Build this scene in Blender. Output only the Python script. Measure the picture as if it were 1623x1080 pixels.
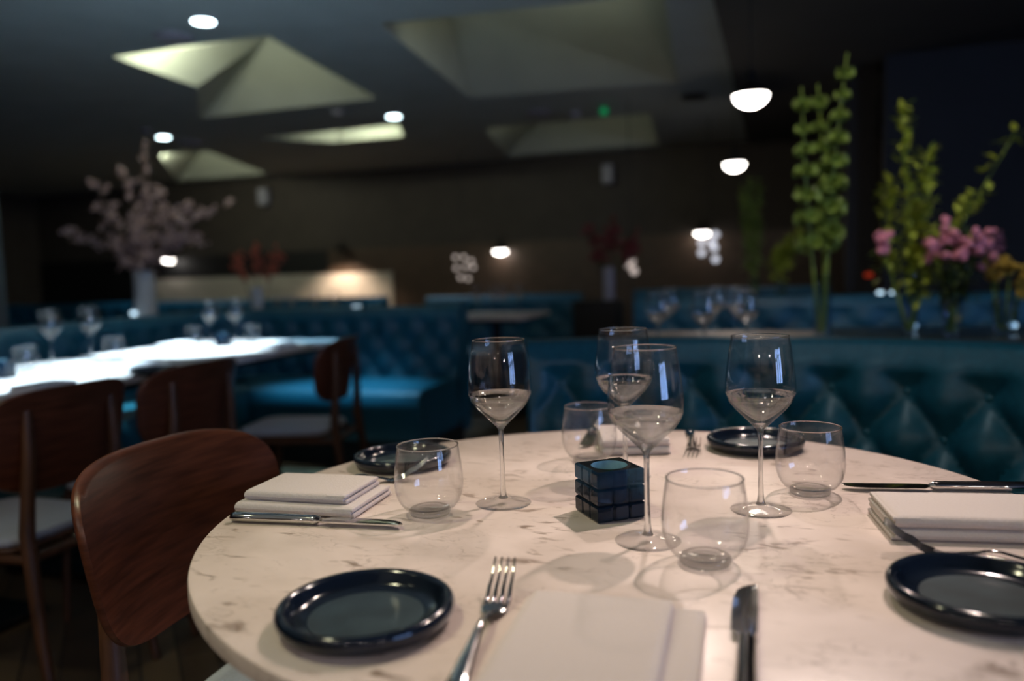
import bpy, math, random
from mathutils import Vector, Matrix
R = math.radians
for o in list(bpy.data.objects):
    bpy.data.objects.remove(o)
SC = bpy.context.scene
COL = SC.collection
# ------------------------------------------------------------------ camera
FPX, PITCH, ROLL, YAW, CZ = 1262.0, .0858, -.0323, R(18.5), 1.065
cd = bpy.data.cameras.new('camera'); cam = bpy.data.objects.new('camera', cd); COL.objects.link(cam)
cd.sensor_width = 36; cd.lens = FPX / 1623 * 36; cd.clip_start = .02
cam.location = (0, 0, CZ)
cam.rotation_euler = (Matrix.Rotation(YAW, 3, 'Z') @ Matrix.Rotation(math.pi / 2 - PITCH, 3, 'X') @ Matrix.Rotation(ROLL, 3, 'Z')).to_euler()
cd.dof.use_dof = True; cd.dof.focus_distance = 1.03; cd.dof.aperture_fstop = 1.9
SC.camera = cam
# ------------------------------------------------------------------ world and exposure
w = bpy.data.worlds.new('world'); SC.world = w; w.use_nodes = True
w.node_tree.nodes['Background'].inputs[0].default_value = (.35, .45, .6, 1)
w.node_tree.nodes['Background'].inputs[1].default_value = .004
vs = SC.view_settings
vs.view_transform = 'Standard'; vs.look = 'None'; vs.gamma = 1; vs.use_curve_mapping = False; vs.exposure = 0.0
cy = SC.cycles
cy.max_bounces = 10; cy.diffuse_bounces = 4; cy.glossy_bounces = 5; cy.transmission_bounces = 10; cy.transparent_max_bounces = 40
cy.caustics_refractive = True; cy.caustics_reflective = False; cy.sample_clamp_indirect = 4; cy.blur_glossy = .5

def lamp(name, kind, loc, power, color, target=None, size=.1, spot=60, blend=.6, size_y=None):
    l = bpy.data.lights.new(name, kind); l.energy = power; l.color = color
    o = bpy.data.objects.new(name, l); COL.objects.link(o); o.location = loc
    if kind == 'AREA':
        l.size = size
        if size_y: l.shape = 'RECTANGLE'; l.size_y = size_y
    else: l.shadow_soft_size = size
    if kind == 'SPOT': l.spot_size = R(spot); l.spot_blend = blend
    if target: o.rotation_euler = (Vector(target) - Vector(loc)).to_track_quat('-Z', 'Y').to_euler()
    return o
COOL = (.66, .86, 1); BLUE = (.30, .68, 1); PINK = (1, .80, .72); YEL = (1, .96, .62); COVE = (.95, 1, .74); WARM = (1, .70, .45)
# ceiling spots over the left tables (their fittings sit above the frame)
lamp('spot_light', 'SPOT', (-2.45, 1.5, 2.55), 760, COOL, (-2.65, 2.05, .75), .04, 34, .35)
lamp('spot_light', 'SPOT', (-2.55, 2.9, 2.55), 900, COOL, (-2.62, 3.10, .75), .04, 30, .3)
lamp('spot_light', 'SPOT', (-2.35, 3.75, 2.55), 430, BLUE, (-2.3, 3.85, .45), .04, 32, .9)
# ceiling spots over the round table
lamp('spot_light', 'SPOT', (.35, 1.95, 2.55), 150, PINK, (-.12, 1.06, .75), .035, 40, 1.0)
lamp('spot_light', 'SPOT', (-.30, 2.9, 2.55), 96, PINK, (-.1, 1.1, .75), .035, 34, .8)
lamp('spot_light', 'SPOT', (-1.1, .5, 2.55), 48, YEL, (-.5, .85, .75), .08, 60, 1.0)
lamp('spot_light', 'SPOT', (-1.9, .2, 2.55), 28, YEL, (-1.3, 1.0, 0), .06, 60, 1.0)
lamp('spot_light', 'SPOT', (.05, 1.35, 2.55), 22, (.85, .97, 1), (.4, 2.1, .7), .03, 52, 1.0)  # added neutral spot to bring out the banquette tufts, no fitting known
# added spot that brightens the flowers, no fitting known there
lamp('spot_light', 'SPOT', (.4, 2.6, 2.48), 40, (1, .93, .8), (.6, 3.7, 1.2), .05, 80, 1.0)
# unseen point lights added behind the camera for sparkle in the glassware
for i in range(8):
    lamp('sparkle_light', 'POINT', (-2.0 + i * .62, -1.5 - .35 * (i % 2), 1.55 + .27 * (i % 3)), 8, (1, .85, .75), size=.022)

# ------------------------------------------------------------------ pixel ray -> point in the room
def ray(x, y):
    a = (x - 811.5) / FPX; b = -(y - 540) / FPX
    c, s = math.cos(ROLL), math.sin(ROLL); a, b = c * a - s * b, s * a + c * b
    cp, sp = math.cos(PITCH), math.sin(PITCH); X, Y, Z = a, cp + b * sp, -sp + b * cp
    c, s = math.cos(YAW), math.sin(YAW)
    return Vector((X * c - Y * s, X * s + Y * c, Z))
O = Vector((0, 0, CZ))
def at(x, y, z=.75):
    r = ray(x, y); return O + r * (z - CZ) / r.z
def aty(x, y, D):
    r = ray(x, y); return O + r * D / r.y

# ------------------------------------------------------------------ materials
def mat(name, col, rough=.5, metal=0, var=0, scale=20, bump=0, spec=.5, coat=0, emit=None, es=1, trans=0, ior=1.45, stretch=None, sheen=0):
    m = bpy.data.materials.new(name); m.use_nodes = True; nt = m.node_tree; N = nt.nodes; L = nt.links
    p = N['Principled BSDF']; I = p.inputs
    I['Base Color'].default_value = (*col, 1); I['Roughness'].default_value = rough; I['Metallic'].default_value = metal
    I['Specular IOR Level'].default_value = spec; I['Coat Weight'].default_value = coat; I['Coat Roughness'].default_value = .1
    I['Transmission Weight'].default_value = trans; I['IOR'].default_value = ior; I['Sheen Weight'].default_value = sheen
    if emit: I['Emission Color'].default_value = (*emit, 1); I['Emission Strength'].default_value = es
    if var or bump:
        tc = N.new('ShaderNodeTexCoord'); mp = N.new('ShaderNodeMapping'); nz = N.new('ShaderNodeTexNoise')
        if stretch: mp.inputs['Scale'].default_value = stretch
        nz.inputs['Scale'].default_value = scale; nz.inputs['Detail'].default_value = 5
        L.new(tc.outputs['Object'], mp.inputs[0]); L.new(mp.outputs[0], nz.inputs['Vector'])
        if var:
            r = N.new('ShaderNodeValToRGB'); r.color_ramp.elements[0].position = .3; r.color_ramp.elements[1].position = .7
            r.color_ramp.elements[0].color = (*[c * (1 - var) for c in col], 1); r.color_ramp.elements[1].color = (*[min(1, c * (1 + var)) for c in col], 1)
            L.new(nz.outputs['Fac'], r.inputs[0]); L.new(r.outputs[0], I['Base Color'])
        if bump:
            b = N.new('ShaderNodeBump'); b.inputs['Strength'].default_value = bump; b.inputs['Distance'].default_value = .002
            L.new(nz.outputs['Fac'], b.inputs['Height']); L.new(b.outputs[0], I['Normal'])
    return m
M = {}
M['teal'] = mat('teal_leather', (.007, .085, .125), .42, var=.15, scale=60, bump=.25, spec=.5)
M['teal_far'] = mat('teal_velvet', (.008, .09, .16), .5, var=.2, scale=30, bump=.1)
M['button'] = mat('covered_button', (.010, .10, .14), .3)
M['plinth'] = mat('black_plinth', (.006, .006, .007), .6, var=.3)
M['walnut'] = mat('walnut_veneer', (.100, .030, .014), .33, var=.45, scale=9, bump=.12, stretch=(1.2, 2, 14), spec=.5)
M['walnut_dark'] = mat('dark_walnut', (.085, .036, .017), .45, var=.4, scale=9, stretch=(6, 6, 1))
M['pad'] = mat('grey_seat_fabric', (.42, .46, .52), .9, var=.08, scale=200, bump=.3, sheen=.3)
M['napkin'] = mat('linen', (.52, .465, .43), .92, var=.04, scale=350, bump=.35, sheen=.2)
M['napkin_w'] = mat('white_linen', (.72, .74, .76), .9, var=.04, scale=300, bump=.2)
M['steel'] = mat('polished_steel', (.62, .60, .58), .10, 1)
M['black_metal'] = mat('black_metal', (.012, .012, .013), .35, .6)
M['glaze'] = mat('navy_glaze', (.005, .009, .017), .13, var=.35, scale=25, spec=.45, coat=.15)
M['glaze_in'] = mat('grey_blue_glaze', (.022, .036, .042), .34, var=.35, scale=30, coat=.25)
M['ceil'] = mat('slate_ceiling_paint', (.40, .46, .48), .85, var=.06, scale=3)
M['ceil_shade'] = mat('shaded_ceiling_paint', (.05, .052, .056), .8, var=.06, scale=3)
M['coffer'] = mat('pale_coffer_plaster', (.44, .46, .40), .8, var=.05, scale=4)
M['wall'] = mat('dark_brown_wall', (.050, .040, .034), .7, var=.12, scale=5)
M['wall_navy'] = mat('navy_wall', (.014, .019, .028), .7, var=.1, scale=4)
M['wall_low'] = mat('brown_panel', (.075, .048, .034), .45, var=.25, scale=6, stretch=(1, 1, 5))
M['pale'] = mat('lamp_wash_plaster', (.45, .41, .36), .6, var=.08, scale=6)
M['pillar'] = mat('grey_pillar', (.09, .11, .11), .6, var=.08, scale=6)
M['white_pl'] = mat('white_plastic', (.32, .31, .37), .5, var=.03)
M['wax'] = mat('candle_wax', (.75, .9, .88), .4, var=.03, scale=50)
M['wax_lit'] = mat('glowing_wax', (.8, .95, .95), .4, emit=(.75, .93, 1), es=3)
M['tin'] = mat('tealight_tin', (.7, .7, .7), .3, 1)
M['lampglow'] = mat('opal_lamp', (1, 1, 1), .4, emit=(1, .93, .86), es=14)
M['downglow'] = mat('downlight_lens', (1, 1, 1), .4, emit=(.72, .95, 1), es=14)
M['green_led'] = mat('green_led', (0, .3, .1), .4, emit=(.0, .30, .10), es=.4)
M['red_led'] = mat('red_light', (.5, .02, .01), .4, emit=(1, .08, .01), es=.18)
M['crystal'] = mat('glint_glass', (.8, .75, .72), .2, emit=(1, .82, .74), es=.55)  # emission stands in for blurred highlights on glass
M['glint_cool'] = mat('glint_glass_cool', (.8, .8, .85), .2, emit=(.85, .88, 1), es=.9)
M['vase_w'] = mat('grey_white_ceramic', (.42, .45, .50), .35, var=.06)
M['stem'] = mat('green_stem', (.19, .27, .035), .5, var=.2, scale=30)
M['bell'] = mat('bell_calyx', (.18, .26, .05), .5, var=.3, scale=40)
M['leaf'] = mat('yellow_green_leaf', (.36, .42, .05), .5, var=.3, scale=40)
M['leaf_dark'] = mat('dark_leaf', (.035, .055, .012), .5, var=.3, scale=40)
M['bark'] = mat('bark', (.06, .04, .03), .8, var=.3, scale=60)
M['cherry'] = mat('pale_pink_petal', (.62, .46, .45), .6, var=.2, scale=30)
M['pink'] = mat('pink_petal', (.75, .28, .36), .6, var=.2, scale=30)
M['red'] = mat('rust_petal', (.30, .07, .04), .6, var=.3, scale=30)
M['dred'] = mat('dark_red_petal', (.16, .02, .025), .6, var=.3, scale=30)
M['yellow'] = mat('ochre_petal', (.42, .26, .03), .6, var=.2, scale=30)
M['mauve'] = mat('mauve_petal', (.16, .06, .10), .7, var=.2, scale=30)
M['sofa_top'] = M['teal_far']

def clear_glass(name, tint=(1, 1, 1), solid=0):
    m = bpy.data.materials.new(name); m.use_nodes = True; nt = m.node_tree; N = nt.nodes; L = nt.links; N.clear()
    out = N.new('ShaderNodeOutputMaterial'); mx = N.new('ShaderNodeMixShader'); tr = N.new('ShaderNodeBsdfTransparent')
    if solid:      # thick glass: refracts, part of the light goes straight through
        g = N.new('ShaderNodeBsdfGlass'); g.inputs['IOR'].default_value = 1.5; g.inputs['Roughness'].default_value = 0; g.inputs['Color'].default_value = (*tint, 1)
        tr.inputs[0].default_value = (*tint, 1)
        mx.inputs[0].default_value = solid; L.new(tr.outputs[0], mx.inputs[1]); L.new(g.outputs[0], mx.inputs[2])
    else:          # blown thin wall: fresnel reflection over straight transmission
        tr.inputs[0].default_value = (*[.995 * t for t in tint], 1)
        gl = N.new('ShaderNodeBsdfGlossy'); gl.inputs['Roughness'].default_value = .015
        # same dielectric Fresnel from both sides of the wall
        ge = N.new('ShaderNodeNewGeometry'); fr = N.new('ShaderNodeFresnel')
        ma = N.new('ShaderNodeMath'); ma.operation = 'MULTIPLY_ADD'; ma.inputs[1].default_value = 1 / 1.5 - 1.5; ma.inputs[2].default_value = 1.5
        L.new(ge.outputs['Backfacing'], ma.inputs[0]); L.new(ma.outputs[0], fr.inputs['IOR']); L.new(fr.outputs[0], mx.inputs[0])
        L.new(tr.outputs[0], mx.inputs[1]); L.new(gl.outputs[0], mx.inputs[2])
    L.new(mx.outputs[0], out.inputs[0]); return m
M['glass'] = clear_glass('thin_clear_glass'); M['glass_solid'] = clear_glass('thick_clear_glass', solid=.7); M['glass_base'] = clear_glass('clear_glass_base', solid=.5); M['glass_bowl'] = clear_glass('thick_bowl_glass', solid=.42); M['glass_rim'] = clear_glass('fire_polished_rim', solid=.85)
M['vase_glass'] = clear_glass('vase_glass', (.8, .85, .9))
def blue_glass():
    m = bpy.data.materials.new('smoky_blue_glass'); m.use_nodes = True; nt = m.node_tree; N = nt.nodes; L = nt.links; N.clear()
    out = N.new('ShaderNodeOutputMaterial'); mx = N.new('ShaderNodeMixShader'); tr = N.new('ShaderNodeBsdfTransparent'); p = N.new('ShaderNodeBsdfPrincipled')
    tr.inputs[0].default_value = (.35, .6, .8, 1)
    p.inputs['Base Color'].default_value = (.004, .010, .020, 1); p.inputs['Roughness'].default_value = .06; p.inputs['IOR'].default_value = 1.5
    p.inputs['Specular IOR Level'].default_value = .18
    tc = N.new('ShaderNodeTexCoord'); sp = N.new('ShaderNodeSeparateXYZ')    # clearer around the cavity, solid and dark at the foot
    r = N.new('ShaderNodeMapRange'); r.inputs[1].default_value = .020; r.inputs[2].default_value = .046; r.inputs[3].default_value = .95; r.inputs[4].default_value = .62
    L.new(tc.outputs['Object'], sp.inputs[0]); L.new(sp.outputs['Z'], r.inputs[0]); L.new(r.outputs[0], mx.inputs[0])
    L.new(tr.outputs[0], mx.inputs[1]); L.new(p.outputs[0], mx.inputs[2]); L.new(mx.outputs[0], out.inputs[0]); return m
M['blue_glass'] = blue_glass()
M['lit_cavity'] = mat('lit_blue_cavity', (.16, .30, .37), .12, var=.3, scale=40)  # lighter blue carries the light inside the cavity
M['black_glass'] = mat('blue_black_glass', (.002, .003, .005), .08, spec=.25, var=.3, scale=60)

def marble(name, light, mid, vein, rough=.32):
    m = bpy.data.materials.new(name); m.use_nodes = True; nt = m.node_tree; N = nt.nodes; L = nt.links
    p = N['Principled BSDF']; tc = N.new('ShaderNodeTexCoord')
    def noise(sc, det, dist, stretch=None):
        mp = N.new('ShaderNodeMapping'); n = N.new('ShaderNodeTexNoise'); n.inputs['Scale'].default_value = sc; n.inputs['Detail'].default_value = det; n.inputs['Distortion'].default_value = dist
        if stretch: mp.inputs['Scale'].default_value = stretch[:3]; mp.inputs['Rotation'].default_value = (0, 0, stretch[3])
        L.new(tc.outputs['Object'], mp.inputs[0]); L.new(mp.outputs[0], n.inputs['Vector']); return n.outputs['Fac']
    def ramp(src, p0, c0, p1, c1, mid=None):
        r = N.new('ShaderNodeValToRGB'); e = r.color_ramp.elements
        e[0].position = p0; e[0].color = (*c0, 1); e[1].position = p1; e[1].color = (*c1, 1)
        if mid: q = e.new(mid[0]); q.color = (*mid[1], 1)
        L.new(src, r.inputs[0]); return r.outputs[0]
    base = ramp(noise(7, 6, .6), .32, mid, .66, light)
    # short broken veins: thin band of a distorted noise, broken up by a second one
    W = (1, 1, 1); K = (0, 0, 0)
    band = ramp(noise(40, 5, .9, (.55, 1.5, 1, .5)), .575, K, .66, W)
    brk = ramp(noise(8, 5, .8), .47, K, .62, W)
    band2 = ramp(noise(16, 8, 1.8, (1, 1.8, 1, .4)), .475, K, .53, K, (.5, (.55, .55, .55)))
    def mul(a, b, op='MULTIPLY'):
        x = N.new('ShaderNodeMix'); x.data_type = 'RGBA'; x.blend_type = op; x.inputs[0].default_value = 1; L.new(a, x.inputs[6]); L.new(b, x.inputs[7]); return x.outputs[2]
    fac = mul(mul(band, brk), mul(band2, ramp(noise(11, 4, .3), .50, K, .62, W)), 'ADD')
    x = N.new('ShaderNodeMix'); x.data_type = 'RGBA'; L.new(fac, x.inputs[0]); L.new(base, x.inputs[6]); x.inputs[7].default_value = (*vein, 1)
    L.new(x.outputs[2], p.inputs['Base Color']); p.inputs['Roughness'].default_value = rough
    b = N.new('ShaderNodeBump'); b.inputs['Strength'].default_value = .05; b.invert = True; L.new(fac, b.inputs['Height']); L.new(b.outputs[0], p.inputs['Normal'])
    return m
M['marble'] = marble('beige_marble', (.68, .58, .525), (.52, .435, .38), (.24, .18, .14))
M['marble_w'] = marble('white_marble', (.75, .73, .72), (.62, .60, .58), (.3, .28, .27), .4)
def floor_mat():
    m = bpy.data.materials.new('wood_floor'); m.use_nodes = True; nt = m.node_tree; N = nt.nodes; L = nt.links
    p = N['Principled BSDF']; tc = N.new('ShaderNodeTexCoord'); mp = N.new('ShaderNodeMapping'); mp.inputs['Rotation'].default_value = (0, 0, R(45))
    br = N.new('ShaderNodeTexBrick'); br.inputs['Scale'].default_value = 1; br.inputs['Brick Width'].default_value = .6; br.inputs['Row Height'].default_value = .1; br.inputs['Mortar Size'].default_value = .003
    br.inputs['Color1'].default_value = (.10, .062, .032, 1); br.inputs['Color2'].default_value = (.21, .145, .075, 1); br.inputs['Mortar'].default_value = (.01, .008, .005, 1)
    nz = N.new('ShaderNodeTexNoise'); nz.inputs['Scale'].default_value = 6; nz.inputs['Detail'].default_value = 6
    x = N.new('ShaderNodeMix'); x.data_type = 'RGBA'; x.blend_type = 'MULTIPLY'; x.inputs[0].default_value = .7
    L.new(tc.outputs['Object'], mp.inputs[0]); L.new(mp.outputs[0], br.inputs['Vector']); L.new(mp.outputs[0], nz.inputs['Vector'])
    L.new(br.outputs['Color'], x.inputs[6]); L.new(nz.outputs['Fac'], x.inputs[7]); L.new(x.outputs[2], p.inputs['Base Color']); p.inputs['Roughness'].default_value = .4
    return m
M['floor'] = floor_mat()

# ------------------------------------------------------------------ mesh helpers
class MB:
    def __init__(s): s.v = []; s.f = []
    def add(s, vs, fs):
        n = len(s.v); s.v += [tuple(v) for v in vs]; s.f += [tuple(n + i for i in f) for f in fs]; return s
    def box(s, a, b, bev=0):
        (x0, y0, z0), (x1, y1, z1) = a, b
        if not bev:
            return s.add([(x0, y0, z0), (x1, y0, z0), (x1, y1, z0), (x0, y1, z0), (x0, y0, z1), (x1, y0, z1), (x1, y1, z1), (x0, y1, z1)],
                         [(0, 3, 2, 1), (4, 5, 6, 7), (0, 1, 5, 4), (1, 2, 6, 5), (2, 3, 7, 6), (3, 0, 4, 7)])
        return s.slab(rrect(x0, y0, x1, y1, bev), z0, z1, bev)
    def slab(s, loop, z0, z1, bev, n=3):
        """extrude a convex loop with rounded top and bottom edges"""
        cx = sum(p[0] for p in loop) / len(loop); cyy = sum(p[1] for p in loop) / len(loop); rings = []
        rad = sum(math.hypot(p[0] - cx, p[1] - cyy) for p in loop) / len(loop)
        prof = [(bev * (1 - math.sin(math.pi / 2 * i / n)), z0 + bev * (1 - math.cos(math.pi / 2 * i / n))) for i in range(n + 1)]
        prof += [(bev * (1 - math.cos(math.pi / 2 * i / n)), z1 - bev * (1 - math.sin(math.pi / 2 * i / n))) for i in range(n + 1)]
        k = len(loop); vs = []; fs = []
        for d, z in prof:
            q = 1 - d / rad
            vs += [(cx + (x - cx) * q, cyy + (y - cyy) * q, z) for x, y in loop]
        for r in range(len(prof) - 1):
            for i in range(k):
                j = (i + 1) % k; fs.append((r * k + i, r * k + j, (r + 1) * k + j, (r + 1) * k + i))
        fs.append(tuple(range(k))[::-1]); fs.append(tuple((len(prof) - 1) * k + i for i in range(k)))
        return s.add(vs, fs)
    def lathe(s, prof, seg=32, c=(0, 0, 0), closed=False, rot=None):
        vs = []; fs = []; n = len(prof)
        for i in range(seg):
            a = 2 * math.pi * i / seg
            for r, z in prof:
                p = Vector((r * math.cos(a), r * math.sin(a), z))
                if rot: p = rot @ p
                vs.append(p + Vector(c))
        m = n if closed else n - 1
        for i in range(seg):
            j = (i + 1) % seg
            for k in range(m):
                l = (k + 1) % n; fs.append((i * n + k, j * n + k, j * n + l, i * n + l))
        return s.add(vs, fs)
    def tube(s, pts, rad, seg=8):
        pts = [Vector(p) for p in pts]; n = len(pts)
        if not isinstance(rad, (list, tuple)): rad = [rad] * n
        vs = []; fs = []
        for i, p in enumerate(pts):
            d = (pts[min(i + 1, n - 1)] - pts[max(i - 1, 0)]).normalized()
            a = d.cross(Vector((0, 0, 1)) if abs(d.z) < .95 else Vector((1, 0, 0))).normalized(); b = d.cross(a)
            for k in range(seg):
                t = 2 * math.pi * k / seg; vs.append(p + (a * math.cos(t) + b * math.sin(t)) * rad[i])
        for i in range(n - 1):
            for k in range(seg):
                l = (k + 1) % seg; fs.append((i * seg + k, i * seg + l, (i + 1) * seg + l, (i + 1) * seg + k))
        fs.append(tuple(range(seg))[::-1]); fs.append(tuple((n - 1) * seg + k for k in range(seg)))
        return s.add(vs, fs)
    def ball(s, c, r, seg=10, rings=6, sz=1):
        prof = [(max(1e-5, r * math.sin(math.pi * i / rings)), -r * sz * math.cos(math.pi * i / rings)) for i in range(rings + 1)]
        return s.lathe(prof, seg, c)
    def grid(s, rows, close=False):
        h = len(rows); k = len(rows[0]); vs = [p for r in rows for p in r]; fs = []
        for i in range(h - 1):
            for j in range(k if close else k - 1):
                l = (j + 1) % k; fs.append((i * k + j, i * k + l, (i + 1) * k + l, (i + 1) * k + j))
        return s.add(vs, fs)
    def build(s, name, m, parent=None, loc=(0, 0, 0), rz=0, smooth=40):
        me = bpy.data.meshes.new(name); me.from_pydata(s.v, [], s.f); me.update()
        import bmesh
        bm = bmesh.new(); bm.from_mesh(me); bmesh.ops.recalc_face_normals(bm, faces=bm.faces); bm.to_mesh(me); bm.free()
        me.materials.append(M[m] if isinstance(m, str) else m)
        if smooth:
            me.shade_smooth(); me.set_sharp_from_angle(angle=R(smooth))
        o = bpy.data.objects.new(name, me); COL.objects.link(o); o.location = loc; o.rotation_euler = (0, 0, rz)
        if parent: o.parent = parent
        return o
def rrect(x0, y0, x1, y1, r, n=5):
    out = []
    for cx, cyy, a in ((x1 - r, y1 - r, 0), (x0 + r, y1 - r, 90), (x0 + r, y0 + r, 180), (x1 - r, y0 + r, 270)):
        for i in range(n + 1):
            t = R(a + 90 * i / n); out.append((cx + r * math.cos(t), cyy + r * math.sin(t)))
    return out
def circle(r, n=64, c=(0, 0)): return [(c[0] + r * math.cos(2 * math.pi * i / n), c[1] + r * math.sin(2 * math.pi * i / n)) for i in range(n)]
def tag(o, label, cat, group=None, kind=None):
    o['label'] = label; o['category'] = cat
    if group: o['group'] = group
    if kind: o['kind'] = kind
    return o
def thing(name, label, cat, loc=(0, 0, 0), rz=0, group=None):
    o = bpy.data.objects.new(name, None); o.empty_display_size = .05; COL.objects.link(o); o.location = loc; o.rotation_euler = (0, 0, rz)
    return tag(o, label, cat, group)
def structure(o, label=None, cat=None):
    o['kind'] = 'structure'
    if label: o['label'] = label
    if cat: o['category'] = cat
    return o
def dup(root, loc, rz, label, group=None):
    r = root.copy(); COL.objects.link(r); r.location = loc; r.rotation_euler = (0, 0, rz); r['label'] = label
    if group: r['group'] = group
    for ch in list(root.children):
        c = ch.copy(); COL.objects.link(c); c.parent = r
        for g in ch.children:
            d = g.copy(); COL.objects.link(d); d.parent = c
    return r
class Kind:
    """first placement moves the source itself, later ones copy it"""
    def __init__(s, src): s.src = src; s.used = False
    def put(s, loc, rz, label, group=None):
        if not s.used:
            s.used = True; o = s.src; o.location = loc; o.rotation_euler = (0, 0, rz); o['label'] = label
            if group: o['group'] = group
            return o
        return dup(s.src, loc, rz, label, group)

# ------------------------------------------------------------------ room shell
X0, X1, Y0, Y1, ZC = -12.0, 5.2, -3.2, 10.5, 2.6
structure(MB().box((X0, Y0, -.05), (X1, Y1, 0)).build('floor', 'floor', smooth=0), 'dark mottled wooden floor', 'floor')
def coffer_poly(pts): return [at(x, y, ZC) for x, y in pts]
CA = [(-4.25, 4.40), (-3.04, 4.42), (-3.28, 6.34), (-5.15, 6.34), (-4.33, 5.33)]
CB = [(-2.30, 4.52), (-.60, 4.68), (-.78, 6.92), (-2.55, 6.68)]
CC = [(-5.35, 7.50), (-3.66, 7.52), (-3.90, 8.12), (-4.75, 8.12)]
CD_ = [(-7.0, 7.85), (-6.36, 7.95), (-7.0, 10.0), (-8.6, 10.0)]
CE = [(-2.95, 8.1), (-1.2, 8.15), (-1.4, 10.2), (-3.4, 10.2)]
CF = [(-2.2, .6), (-.4, .6), (-.5, 2.7), (-2.3, 2.7)]
import bmesh
bm = bmesh.new(); edges = []
for poly in [[(X0, Y0), (X1, Y0), (X1, Y1), (X0, Y1)], CA, CB, CC, CD_, CE]:
    vv = [bm.verts.new((x, y, ZC)) for x, y in poly]
    edges += [bm.edges.new((vv[i], vv[(i + 1) % len(vv)])) for i in range(len(vv))]
bmesh.ops.triangle_fill(bm, edges=edges, use_beauty=True, use_dissolve=False)
me = bpy.data.meshes.new('ceiling'); bm.to_mesh(me); bm.free(); me.materials.append(M['ceil'])
ceil = bpy.data.objects.new('ceiling', me); COL.objects.link(ceil); structure(ceil, 'dark slate ceiling with folded skylight-like recesses', 'ceiling')
def coffer(poly, apex, lab):
    m = MB(); n = len(poly)
    if isinstance(apex, list):
        m.add([(x, y, ZC) for x, y in poly] + apex, [(3, 0, 4), (2, 3, 4, 5), (1, 2, 5), (0, 1, 5, 4)])
    else: m.add([(x, y, ZC) for x, y in poly] + [apex], [(i, (i + 1) % n, n) for i in range(n)])
    o = m.build('trim_1', 'coffer', smooth=0); structure(o, lab, 'ceiling recess')
    o.name = 'trim_%d' % (coffer.n); coffer.n += 1
coffer.n = 1
coffer(CA, (-4.06, 5.92, 3.10), 'bright folded ceiling recess at upper left')
coffer(CB, [at(703, 2, 3.12), at(1052, -70, 3.12)], 'large dim olive folded ceiling recess')
coffer(CC, [(-4.70, 8.18, 2.95), (-3.86, 8.18, 2.95)], 'narrow bright ceiling recess in the second row')
coffer(CD_, (-7.7, 9.6, 3.0), 'olive ceiling recess above the blossom vase')
coffer(CE, [(-2.9, 10.0, 2.95), (-1.45, 9.9, 2.95)], 'faint ceiling recess in the second row at right')
def walls():
    def wl(name, a, b, m, lab): structure(MB().box(a, b).build(name, m, smooth=0), lab, 'wall')
    wl('wall_back', (X0, Y1, 0), (X1, Y1 + .1, 2.75), 'wall', 'dark far wall')
    wl('wall_left', (X0 - .1, Y0, 0), (X0, Y1, 2.75), 'wall', 'dark wall at the far left')
    wl('wall_right', (X1, Y0, 0), (X1 + .1, Y1, 2.75), 'wall', 'dark wall on the right')
    wl('wall_front', (X0, Y0 - .1, 0), (X1, Y0, 2.75), 'wall', 'wall behind the camera')
    p = aty(1402, 300, 6.6)
    wl('wall_partition', (p.x, 6.6, 0), (X1, 6.75, 2.57), 'wall_navy', 'dark navy partition wall at right')
    p0, p1 = aty(1342, 300, 6.9), aty(1388, 300, 6.9)
    wl('trim_6', (p0.x, 6.9, 0), (p1.x, 7.2, 2.57), 'plinth', 'black column beside the navy partition')
    q = aty(-16, 420, 4.0)
    wl('trim_7', (q.x - .5, 3.85, 0), (q.x, 4.1, ZC), 'pillar', 'grey pillar at the left edge')
    # lower band of the far wall, brown panelling lit by the wall lamps
    for i, (a, b, m, lab) in enumerate(((X0, -6.35, 'plinth', 'black lower panel of the far wall'), (-6.35, 2.6, 'wall_low', 'brown lower panel of the far wall'))):
        wl('trim_%d' % (8 + i), (a, Y1 - .03, 0), (b, Y1 - .001, 1.48), m, lab)
walls()
structure(MB().box((-.34, Y0, 2.575), (X1, Y1, 2.5995)).build('trim_11', 'ceil_shade', smooth=0), 'ceiling over the right side with its shade in the colour', 'ceiling')  # dark sheet puts the shade of the right side into the ceiling colour
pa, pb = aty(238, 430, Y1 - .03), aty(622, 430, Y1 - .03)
structure(MB().box((pa.x, Y1 - .05, 0), (pb.x, Y1 - .031, 1.13)).build('trim_10', 'pale', smooth=0), 'pale patch of lamp wash on the lower far wall', 'panel')  # pale colour stands in for the lamp wash on the wall
# window behind the camera to the right, the blue daylight seen in the glasses
wm = mat('evening_window', (.1, .15, .3), .1, emit=(.30, .50, 1), es=13)
wo = MB(); wo.box((X1 - .03, -2.4, .7), (X1 - .012, -.1, 2.4)); structure(wo.build('window_1', wm, smooth=0), 'blue evening window behind the camera', 'window')
wf = MB()
for a, b in (((-2.45, .65), (-.05, .7)), ((-2.45, 2.4), (-.05, 2.45)), ((-2.45, .65), (-2.4, 2.45)), ((-.1, .65), (-.05, 2.45)), ((-1.75, .7), (-1.55, 2.4)), ((-.95, .7), (-.75, 2.4)), ((-2.4, 1.75), (-.1, 1.83))):
    wf.box((X1 - .05, a[0], a[1]), (X1 - .001, b[0], b[1]))
fo = wf.build('window_frame', 'black_metal', smooth=0); structure(fo); fo.parent = bpy.data.objects['window_1']

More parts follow.
